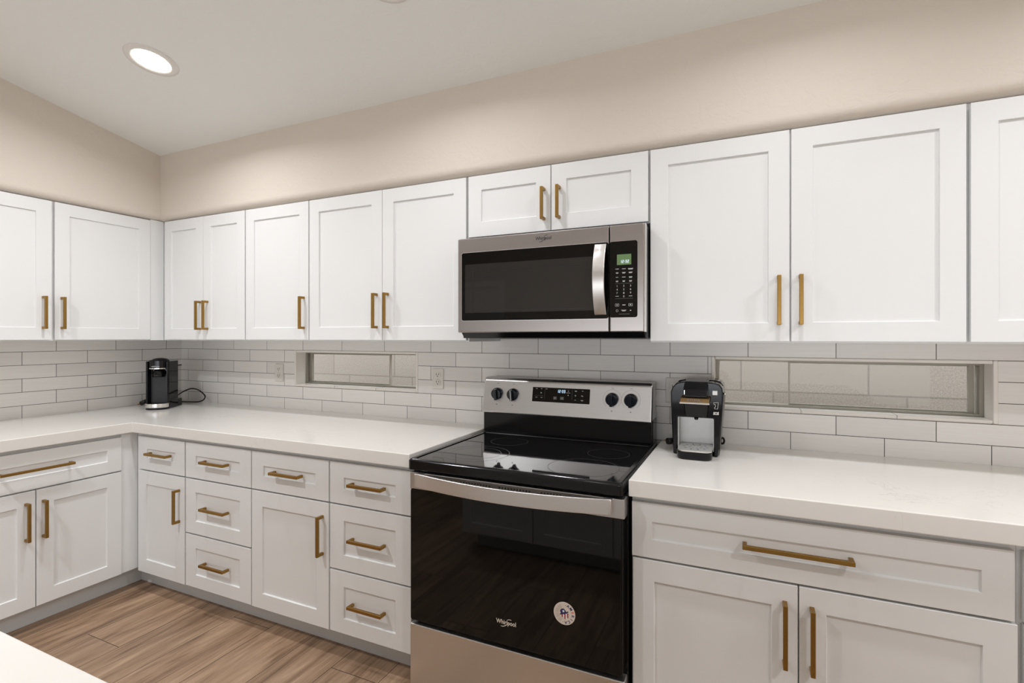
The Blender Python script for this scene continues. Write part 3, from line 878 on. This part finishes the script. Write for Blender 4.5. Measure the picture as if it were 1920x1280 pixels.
# ------------------------------------------------------------------ microwave
mw = thing('microwave', (2.796, -0.2, 1.276), 'stainless over-the-range microwave mounted below the short wall cabinet', 'microwave')
MY = -0.410
b = MB().use(M_BLKM); b.box(2.421, 3.1725, -0.376, -0.003, 1.2775, 1.6840); b.build('microwave_body', mw, bevel=0.003)
b = MB().use(M_BLK); b.prism([(-0.396, 1.3005), (-0.376, 1.2800), (-0.372, 1.2800), (-0.372, 1.3005)], 2.4250, 3.1690, lambda y, z, x: (x, y, z)); b.build('bottom_grille', mw, bevel=0.001)
def hole_plate(b, x0, x1, z0, z1, inner, y0, y1):
    # rectangle with a rounded opening, extruded in y
    n = len(inner)
    out = []
    for (u, v) in inner:
        # project the inner outline to the outer rectangle
        cxm, czm = (x0 + x1) / 2, (z0 + z1) / 2
        out.append((min(max(x0, u), x1), min(max(z0, v), z1)))
    return out
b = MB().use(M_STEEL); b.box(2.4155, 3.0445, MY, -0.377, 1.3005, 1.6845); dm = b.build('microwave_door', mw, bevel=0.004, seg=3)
b = MB().use(M_BLKGLASS)
P = rrect(2.4345, 3.0440, 1.3490, 1.6250, 0.008, 4)
P = [(min(u, 3.0440), v) for u, v in P]
b.loft([[(u, MY + .001, v) for u, v in P], [(u, MY - .0012, v) for u, v in P]]); b.build('door_glass', dm)
b = MB().use(M_STEELV)
P = rrect(2.4325, 3.0435, 1.3470, 1.6270, 0.010, 4)
b.loft([[(u, MY + .001, v) for u, v in P], [(u, MY - .0005, v) for u, v in P]]); b.build('glass_bezel', dm)
b = MB().use(M_MESH)
P = rrect(2.450, 3.003, 1.380, 1.577, 0.004, 3)
b.loft([[(u, MY - .001, v) for u, v in P], [(u, MY - .0016, v) for u, v in P]]); wm = b.build('window_screen', dm)
b = MB().use(M_PRINTD)
fm = lambda u, v: (u, MY - .0018, v)
for (u0, u1, v0, v1) in ((2.485, 2.965, 1.5515, 1.5525), (2.485, 2.965, 1.3895, 1.3915), (2.485, 2.486, 1.39, 1.552), (2.965, 2.966, 1.39, 1.552)):
    pass
b = MB().use(M_CMGRY)
for (u0, u1, v0, v1) in ((2.487, 2.965, 1.5515, 1.5530), (2.487, 2.965, 1.3870, 1.3900), (2.487, 2.4885, 1.39, 1.552), (2.9635, 2.965, 1.39, 1.552)): b.rect(u0, u1, v0, v1, fm)
b.build('cavity_outline', dm)
b = MB().use(M_DARKPRINT); brand(b, 2.7925, 1.6535, 0.0185, lambda u, v: (u, MY - .0006, v)); tag(b.build('brand_lettering', dm), 'dark lettering on the top rail')
# curved handle
b = MB().use(M_STEELV)
rings = []
N = 24
for k in range(N + 1):
    t = k / N; z = 1.3625 + (1.6180 - 1.3625) * t
    bow = 0.034 * (1 - (2 * t - 1) ** 2)
    yo = MY - .013 - bow
    rings.append([(2.9960, yo, z), (3.0385, yo, z), (3.0385, yo + .009, z), (2.9960, yo + .009, z)])
b.loft(rings, smooth=True)
b.box(3.000, 3.0345, MY - .0135, MY - .001, 1.3640, 1.3800); b.box(3.000, 3.0345, MY - .0135, MY - .001, 1.6005, 1.6165)
b.build('door_handle', dm, bevel=0.0016, seg=2, sharp=30)
# control column
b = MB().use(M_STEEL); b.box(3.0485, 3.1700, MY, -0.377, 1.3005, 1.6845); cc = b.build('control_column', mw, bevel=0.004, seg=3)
b = MB().use(M_STEELV); b.box(3.1702, 3.1745, MY + .006, -0.377, 1.3005, 1.6845); b.build('side_trim', mw, bevel=0.001)
b = MB().use(M_BLKGLASS)
P = rrect(3.0485, 3.1475, 1.3525, 1.6245, 0.008, 4)
b.loft([[(u, MY + .001, v) for u, v in P], [(u, MY - .0012, v) for u, v in P]]); kp = b.build('keypad', cc)
fk = lambda u, v: (u, MY - .0015, v)
fk2 = lambda u, v: (u, MY - .0019, v)
b = MB().use(M_LCD); b.rect(3.0750, 3.1260, 1.5400, 1.5775, fk); lcd = b.build('display', cc)
b = MB().use(M_DIG); b.seg7('12:32', 3.0865, 1.5465, 0.0105, fk2, 0.22); b.build('display_digits', cc)
b = MB().use(M_PRINT)
cols = (3.0755, 3.0995, 3.1235)
rows_ = ((1.5250, .016), (1.5120, .013), (1.4955, .013), (1.4820, .011))
for v, wd in rows_:
    for i, u in enumerate(cols):
        ww = wd * (0.85, 1.0, 1.15)[i] * random.uniform(.8, 1.1)
        b.rect(u - ww / 2, u + ww / 2, v, v + .0016, fk)
        if v in (1.5120, 1.4820) or i == 2: b.rect(u - ww * .4, u + ww * .4, v - .0028, v - .0012, fk)
for k, ch in enumerate('123456789'):
    b.text(ch, 0.0098, lambda u, v, k=k: fk(cols[k % 3] + u, 1.4615 - (k // 3) * .0125 + v))
b.text('0', 0.0098, lambda u, v: fk(cols[1] + u, 1.4240 + v))
for u in (cols[0], cols[2]): b.rect(u - .006, u + .006, 1.4275, 1.4290, fk)
for u in (cols[0], cols[2]):
    for r_ in ((-.007, .007, 0, .0009), (-.007, .007, .0081, .009), (-.007, -.0061, 0, .009), (.0061, .007, 0, .009), (-.002, .002, .003, .006)): b.rect(u + r_[0], u + r_[1], 1.3925 + r_[2], 1.3925 + r_[3], fk)
b.rect(cols[1] - .005, cols[1] + .006, 1.3955, 1.3980, fk)
b.rect(cols[1] - .009, cols[1] + .009, 1.3775, 1.3790, fk); b.rect(cols[1] - .006, cols[1] + .006, 1.3745, 1.3760, fk)
b.rect(cols[2] - .002, cols[2] + .002, 1.3755, 1.3785, fk)
for k in range(12):
    a0, a1 = 2 * PI * k / 12, 2 * PI * (k + 1) / 12
    b.flat([(cols[0] + .0042 * math.cos(a0), 1.3765 + .0042 * math.sin(a0)), (cols[0] + .0042 * math.cos(a1), 1.3765 + .0042 * math.sin(a1)), (cols[0] + .0034 * math.cos(a1), 1.3765 + .0034 * math.sin(a1)), (cols[0] + .0034 * math.cos(a0), 1.3765 + .0034 * math.sin(a0))], fk)
b.use(M_PRINTD)
for v in (1.4735, 1.4195): b.rect(3.068, 3.132, v, v + .0005, fk)
b.rect(3.082, 3.120, 1.3640, 1.3650, fk)
b.build('button_print', cc)

# ------------------------------------------------------------------ outlets
def outlet(x0, x1, z0, z1, label, decora=False):
    xc, zc_ = (x0 + x1) / 2, (z0 + z1) / 2
    e = thing('wall_outlet', (xc, 0, zc_), label, 'outlet', 'wall outlets on the tile backsplash')
    b = MB().use(M_PLATE); b.box(x0, x1, -0.0065, -0.0005, z0, z1); b.build('cover_plate', e, bevel=0.003, seg=3)
    h = z1 - z0
    if decora:
        b = MB().use(M_PLATE); b.box(xc - .0175, xc + .0175, -0.0085, -0.006, zc_ - .034, zc_ + .034); r = b.build('receptacle', e, bevel=0.001)
        b = MB().use(M_SLOT)
        for q in (.018, -.018):
            b.box(xc - .008, xc - .006, -0.0089, -0.0084, zc_ + q - .004, zc_ + q + .005); b.box(xc + .0055, xc + .0075, -0.0089, -0.0084, zc_ + q - .004, zc_ + q + .005); b.box(xc - .002, xc + .002, -0.0089, -0.0084, zc_ + q - .012, zc_ + q - .008)
        b.box(xc - .006, xc + .006, -0.0089, -0.0084, zc_ - .003, zc_ + .003); b.build('slots', r)
    else:
        for q in (h * .185, -h * .185):
            b = MB().use(M_PLATE)
            P = rrect(xc - .0165, xc + .0165, zc_ + q - .0145, zc_ + q + .0145, 0.011, 6)
            b.loft([[(u, -.006, v) for u, v in P], [(u, -.0085, v) for u, v in P]]); r = b.build('receptacle', e, bevel=0.0008)
            b = MB().use(M_SLOT)
            b.box(xc - .0078, xc - .0052, -0.0089, -0.0084, zc_ + q - .001, zc_ + q + .0085); b.box(xc + .0052, xc + .0078, -0.0089, -0.0084, zc_ + q + .000, zc_ + q + .0080); b.box(xc - .0022, xc + .0022, -0.0089, -0.0084, zc_ + q - .0090, zc_ + q - .0040)
            b.build('slots', r)
        b = MB().use(M_SLOT); b.box(xc - .0015, xc + .0015, -0.0069, -0.0064, zc_ - .0006, zc_ + .0006); b.build('screw', e)
outlet(0.894, 0.962, 1.014, 1.120, 'white duplex outlet left of the left slot window')
outlet(2.0245, 2.0905, 1.016, 1.121, 'white duplex outlet between the left slot window and the range')
outlet(3.187, 3.256, 1.008, 1.112, 'white outlet partly hidden behind the silver-fronted coffee maker', True)

# ------------------------------------------------------------------ capsule coffee maker in the corner
c1 = thing('coffee_maker', (0.264, -0.284, ZCT), 'tall slim black coffee maker in the corner of the counter, clear water tank behind', 'coffee maker', rz=math.radians(35))
I = lambda a, c, h: (a, c, h)
O0 = (0, 0, 0)
b = MB().use(M_CMBLK)
P = rrect(-0.063, 0.063, -0.055, 0.085, 0.012, 4)
# shell: two flanks and a back around a recessed front
U = [(-0.063, -0.060), (-0.051, -0.066), (-0.047, -0.030), (0.047, -0.030), (0.051, -0.066), (0.063, -0.060), (0.063, 0.060), (-0.063, 0.060)]
b.loft([[(x, y, 0.0015) for x, y in U], [(x, y, 0.285) for x, y in U]])
sh = b.build('machine_body', c1, bevel=0.003, off=O0)
b = MB().use(M_CMGRY); b.box(-0.046, 0.046, -0.034, -0.0295, 0.03, 0.205); b.build('front_recess', c1, off=O0, bevel=0.001)
b = MB().use(M_CMBLK)   # brewing head
Hd = [(0.050 * math.cos(t), -0.045 - 0.038 * math.sin(t)) for t in [PI * k / 14 for k in range(15)]] + [(-0.050, -0.028), (0.050, -0.028)]
b.loft([[(x, y, 0.245) for x, y in Hd], [(x, y, 0.288) for x, y in Hd], [(x * .9, -0.03 + (y + .03) * .9, 0.293) for x, y in Hd]])
hd_ = b.build('brewing_head', c1, off=O0, sharp=40)
b = MB().use(M_CMBLK)
b.lathe([(0.0, 0.305), (0.018, 0.304), (0.036, 0.299), (0.046, 0.291), (0.048, 0.286)], lambda a, c, h: (a, c - 0.025, h), 32); b.build('lid_dome', c1, off=O0)
b = MB().use(M_CHROME)
b.loft([[(x * 1.02, -0.03 + (y + .03) * 1.04, 0.2395) for x, y in Hd], [(x * 1.02, -0.03 + (y + .03) * 1.04, 0.2450) for x, y in Hd]]); b.build('chrome_band', hd_, off=O0, sharp=40)
b = MB().use(M_PRINT); b.text('NESPRESSO', 0.0085, lambda u, v: (u, -0.0835, 0.2520 + v)); b.build('brand_lettering', hd_, off=O0)
b = MB().use(M_BLKGLASS)   # spout cone
b.lathe([(0.0, 0.238), (0.016, 0.236), (0.027, 0.224), (0.031, 0.205), (0.031, 0.192), (0.026, 0.190), (0.0, 0.190)], lambda a, c, h: (a, c - 0.044, h), 28)
b.build('spout', c1, off=O0)
# drip tray
b = MB().use(M_CHROME)
T_ = [(0.062 * math.cos(t), -0.060 - 0.052 * math.sin(t)) for t in [PI * k / 20 for k in range(21)]] + [(-0.062, -0.035), (0.062, -0.035)]
b.loft([[(x, y, 0.012) for x, y in T_], [(x, y, 0.036) for x, y in T_]]); tr = b.build('drip_tray', c1, bevel=0.002, off=O0, sharp=40)
b = MB().use(M_CMBLK)
b.loft([[(x * .96, -0.035 + (y + .035) * .96, 0.0) for x, y in T_], [(x * .96, -0.035 + (y + .035) * .96, 0.012) for x, y in T_]]); b.loft([[(x * .93, -0.035 + (y + .035) * .93, 0.034) for x, y in T_], [(x * .93, -0.035 + (y + .035) * .93, 0.0375) for x, y in T_]])
b.build('tray_grid', tr, off=O0)
b = MB().use(M_TANK)
P = rrect(-0.055, 0.055, 0.063, 0.138, 0.020, 5)
b.loft([[(x, y, 0.045) for x, y in P], [(x, y, 0.250) for x, y in P]], smooth=False); tk = b.build('water_tank', c1, off=O0, sharp=40)
b = MB().use(M_CMBLK); P2 = rrect(-0.057, 0.057, 0.061, 0.142, 0.020, 5)
b.loft([[(x, y, 0.250) for x, y in P2], [(x, y, 0.257) for x, y in P2]]); b.build('tank_lid', tk, off=O0, bevel=0.001)
b = MB().use(M_CMGRY); b.loft([[(x, y, 0.0) for x, y in P2], [(x, y, 0.044) for x, y in P2]]); b.build('tank_base', c1, off=O0, bevel=0.003)
def loc_of(wx, wy, e, rz):      # world to local on the counter
    dx, dy = wx - e.location.x, wy - e.location.y
    return (dx * math.cos(rz) + dy * math.sin(rz), -dx * math.sin(rz) + dy * math.cos(rz))
rz1 = math.radians(35)
def wl(pts): return [(*loc_of(x, y, c1, rz1), z) for x, y, z in pts]
def smooth_path(pts, n=8):
    P = [Vector(p) for p in pts]; out = []
    for i in range(len(P) - 1):
        p0, p1, p2, p3 = P[max(i - 1, 0)], P[i], P[i + 1], P[min(i + 2, len(P) - 1)]
        for k in range(n):
            t = k / n
            out.append(0.5 * ((2 * p1) + (-p0 + p2) * t + (2 * p0 - 5 * p1 + 4 * p2 - p3) * t * t + (-p0 + 3 * p1 - 3 * p2 + p3) * t ** 3))
    out.append(P[-1]); return out
b = MB().use(M_CORD)
b.tube(smooth_path(wl([(0.150, -0.150, 0.03), (0.105, -0.075, 0.058), (0.130, -0.058, 0.076), (0.188, -0.052, 0.092), (0.257, -0.052, 0.085), (0.310, -0.052, 0.060), (0.325, -0.055, 0.043), (0.308, -0.058, 0.022), (0.262, -0.062, 0.010), (0.200, -0.068, 0.007), (0.123, -0.080, 0.006)])), 0.0042)
b.tube(smooth_path(wl([(0.123, -0.080, 0.006), (0.050, -0.10, 0.005), (0.040, -0.18, 0.010), (0.066, -0.250, 0.026)])), 0.0042)
cd = b.build('power_cord', c1, off=O0)
b = MB().use(M_CORD); b.tube(wl([(0.063, -0.246, 0.029), (0.069, -0.268, 0.026), (0.074, -0.297, 0.017)]), 0.0135, 10)
b.use(M_BRASS).tube(wl([(0.074, -0.297, 0.020), (0.078, -0.318, 0.013)]), 0.003, 6)
b.build('plug', cd, off=O0)

# ------------------------------------------------------------------ pod coffee maker on the right counter
kx_, ky_ = 3.335, -0.205
c2 = thing('coffee_maker', (kx_, ky_, ZCT), 'compact black pod coffee maker with silver front panel, right of the range', 'coffee maker')
def K(x, y, z): return (x, y, z)
b = MB().use(M_CMBLK)
# body outline seen from the front (x, z), tapering to the foot, rounded shoulders
out = [(3.259, 0.853), (3.400, 0.853), (3.410, 0.870), (3.4185, 1.000), (3.4215, 1.080), (3.4190, 1.103), (3.409, 1.117), (3.385, 1.122), (3.285, 1.122), (3.263, 1.117), (3.248, 1.102), (3.242, 1.080), (3.2435, 1.000), (3.251, 0.870)]
def sec(y, s_, drop=0): return [(3.331 + (x - 3.331) * s_, y, 0.853 + (z - 0.853) * (1 - drop)) for x, z in out]
b.loft([sec(-0.060, .94, .03), sec(-0.070, .985, .01), sec(-0.085, 1, 0), sec(-0.185, 1, 0)])
body = b.build('machine_body', c2, bevel=0.0035, seg=3, sharp=40)
# front shell: hood and two columns round the cup bay
b = MB().use(M_CMBLK)
up = [(3.251, 0.853), (3.2665, 0.853), (3.2665, 0.9898), (3.3905, 0.9898), (3.3905, 0.853), (3.4035, 0.853), (3.4185, 1.000), (3.4215, 1.080), (3.4190, 1.100), (3.409, 1.1135), (3.385, 1.119), (3.285, 1.119), (3.263, 1.1135), (3.248, 1.098), (3.242, 1.080), (3.2435, 1.000)]
b.loft([[(x, y, z) for x, z in up] for y in (-0.1845, -0.2695)])
b.build('front_shell', c2, bevel=0.004, seg=3, sharp=40)
b = MB().use(M_CMSIDE); b.loft([[(3.4065, -0.080, 0.857), (3.4065, -0.258, 0.857), (3.4085, -0.258, 0.857), (3.4085, -0.080, 0.857)], [(3.4210, -0.080, 1.07), (3.4210, -0.258, 1.07), (3.4235, -0.258, 1.07), (3.4235, -0.080, 1.07)]]); b.build('side_panel', c2, bevel=0.0008)
# silver back plate of the cup bay
b = MB().use(M_SILVER)
b.loft([[(3.267, -0.186, 0.870), (3.390, -0.186, 0.870), (3.390, -0.194, 0.870), (3.267, -0.194, 0.870)], [(3.267, -0.186, 0.9895), (3.390, -0.186, 0.9895), (3.390, -0.194, 0.9895), (3.267, -0.194, 0.9895)]])
b.build('cup_bay_plate', c2, bevel=0.001)
b = MB().use(M_SILVER); b.box(3.2666, 3.2690, -0.262, -0.194, 0.870, 0.9895); b.build('bay_edging', c2)
b = MB().use(M_SILVER); b.box(3.3880, 3.3904, -0.262, -0.194, 0.870, 0.9895); b.build('bay_edging', c2)
# lid and bronze handle
b = MB().use(M_CMBLK)
b.prism([(-0.120, 1.1195), (-0.190, 1.1270), (-0.262, 1.1200), (-0.300, 1.095), (-0.310, 1.068), (-0.268, 1.062), (-0.268, 1.100)], 3.2895, 3.3725, lambda y, z, x: (x, y, z)); lid = b.build('lid', c2, bevel=0.005, seg=3)
b = MB().use(M_BRONZE)
b.prism([(-0.285, 1.0690), (-0.318, 1.0640), (-0.332, 1.0520), (-0.270, 1.0560)], 3.281, 3.379, lambda y, z, x: (x, y, z)); hb = b.build('lid_handle', c2, bevel=0.002)
b = MB().use(M_CHROME); b.prism([(-0.333, 1.0525), (-0.335, 1.0500), (-0.333, 1.0460), (-0.275, 1.0500), (-0.275, 1.0545)], 3.280, 3.380, lambda y, z, x: (x, y, z)); b.build('handle_edge', c2, bevel=0.001)
b = MB().use(M_CHROME)
def fb(u, v):
    # on the sloping top of the bronze grip
    t = v / 0.016
    return (3.330 + u, -0.3325 + 0.0145 * t - 0.0004, 1.0526 + 0.0120 * t + 0.0006)
b.text('KEURIG', 0.0145, lambda u, v: fb(u, v + .003), sx=1.0); b.build('brand_lettering', hb)
# brew head under the handle
b = MB().use(M_BLKGLASS)
b.loft([[(3.292, -0.262, 0.992), (3.372, -0.262, 0.992), (3.368, -0.292, 0.995), (3.296, -0.292, 0.995)], [(3.288, -0.262, 1.050), (3.376, -0.262, 1.050), (3.374, -0.303, 1.050), (3.290, -0.303, 1.050)]])
b.build('brew_head', c2, bevel=0.003)
b = MB().use(M_BLKM); b.lathe([(0.0, 0.984), (0.006, 0.984), (0.008, 0.992), (0.0, 0.992)], lambda a, c, h: (3.332 + a, -0.275 + c, h), 16); b.build('nozzle', c2)
# drip tray
T2 = rrect(3.2705, 3.3885, -0.348, -0.196, 0.028, 6)
b = MB().use(M_CMBLK); b.loft([[(3.3295 + (x - 3.3295) * .96, y * .99 - .003, 0.8525) for x, y in T2], [(x, y, 0.858) for x, y in T2], [(x, y, 0.8805) for x, y in T2]]); dt = b.build('drip_tray', c2, bevel=0.002, sharp=40)
b = MB().use(M_CHROME); b.loft([[(x, y, 0.8805) for x, y in T2], [(x, y, 0.8840) for x, y in T2]]); b.build('tray_rim', dt, sharp=40)
b = MB().use(M_SILVER); b.loft([[(3.3295 + (x - 3.3295) * .955, -0.272 + (y + .272) * .96, 0.8838) for x, y in T2], [(3.3295 + (x - 3.3295) * .955, -0.272 + (y + .272) * .96, 0.8852) for x, y in T2]]); tp = b.build('tray_plate', dt, sharp=40)
b = MB().use(M_SLOT)
for k in range(10):
    a = 2 * PI * k / 10
    for r0, r1 in ((0.016, 0.024), (0.032, 0.042)):
        p = [(3.3295 + r0 * math.cos(a - .06) * 1.05, -0.275 + r0 * math.sin(a - .06) * 1.2), (3.3295 + r1 * math.cos(a - .05) * 1.05, -0.275 + r1 * math.sin(a - .05) * 1.2), (3.3295 + r1 * math.cos(a + .05) * 1.05, -0.275 + r1 * math.sin(a + .05) * 1.2), (3.3295 + r0 * math.cos(a + .06) * 1.05, -0.275 + r0 * math.sin(a + .06) * 1.2)]
        b.flat(p, lambda u, v: (u, v, 0.8854))
b.build('drain_slots', dt)
# buttons on the right
b = MB().use(M_SILVER); b.box(3.3855, 3.4035, -0.2735, -0.268, 1.0745, 1.0905); b.build('power_button', c2, bevel=0.0015)
b = MB().use(M_CHROME); b.box(3.3880, 3.4080, -0.2735, -0.268, 1.0045, 1.0150); bb = b.build('brew_button', c2, bevel=0.0015)
b = MB().use(M_DARKPRINT); b.flat([(3.3935, 1.009), (3.397, 1.0115), (3.403, 1.0105), (3.400, 1.0075)], lambda u, v: (u, -0.2738, v)); b.build('button_symbol', bb)
b = MB().use(M_PRINT)
cup = [(3.3905, 1.048), (3.4060, 1.0485), (3.4035, 1.0255), (3.3935, 1.0255), (3.3925, 1.0300), (3.3965, 1.0320), (3.3955, 1.0420), (3.3905, 1.0420)]
for p, q in zip(cup, cup[1:] + cup[:1]):
    d_ = Vector((q[0] - p[0], q[1] - p[1])).normalized() * .0006; nrm = (-d_.y, d_.x)
    b.flat([(p[0] - nrm[0], p[1] - nrm[1]), (q[0] - nrm[0], q[1] - nrm[1]), (q[0] + nrm[0], q[1] + nrm[1]), (p[0] + nrm[0], p[1] + nrm[1])], lambda u, v: (u, -0.2707, v))
b.build('cup_symbol', c2)
b = MB().use(M_CHROME); b.lathe([(0.0, 0.0), (0.004, 0.0), (0.005, 0.006), (0.0, 0.008)], lambda a, c, h: (3.4215 + h, -0.235 + a, 1.078 + c), 16); b.build('hinge_cap', c2)
b = MB().use(M_CORD)
b.tube(smooth_path([(3.395, -0.072, 0.885), (3.412, -0.050, 0.884), (3.416, -0.045, 0.868), (3.402, -0.040, 0.858), (3.33, -0.030, 0.857), (3.265, -0.045, 0.857), (3.240, -0.085, 0.862), (3.225, -0.12, 0.866)]), 0.0040)
cd = b.build('power_cord', c2)
b = MB().use(M_CORD); b.tube([(3.240, -0.095, 0.868), (3.224, -0.112, 0.868), (3.210, -0.124, 0.868)], 0.0125, 10)
b.use(M_BRASS).tube([(3.210, -0.124, 0.872), (3.196, -0.134, 0.872)], 0.0025, 6); b.build('plug', cd)
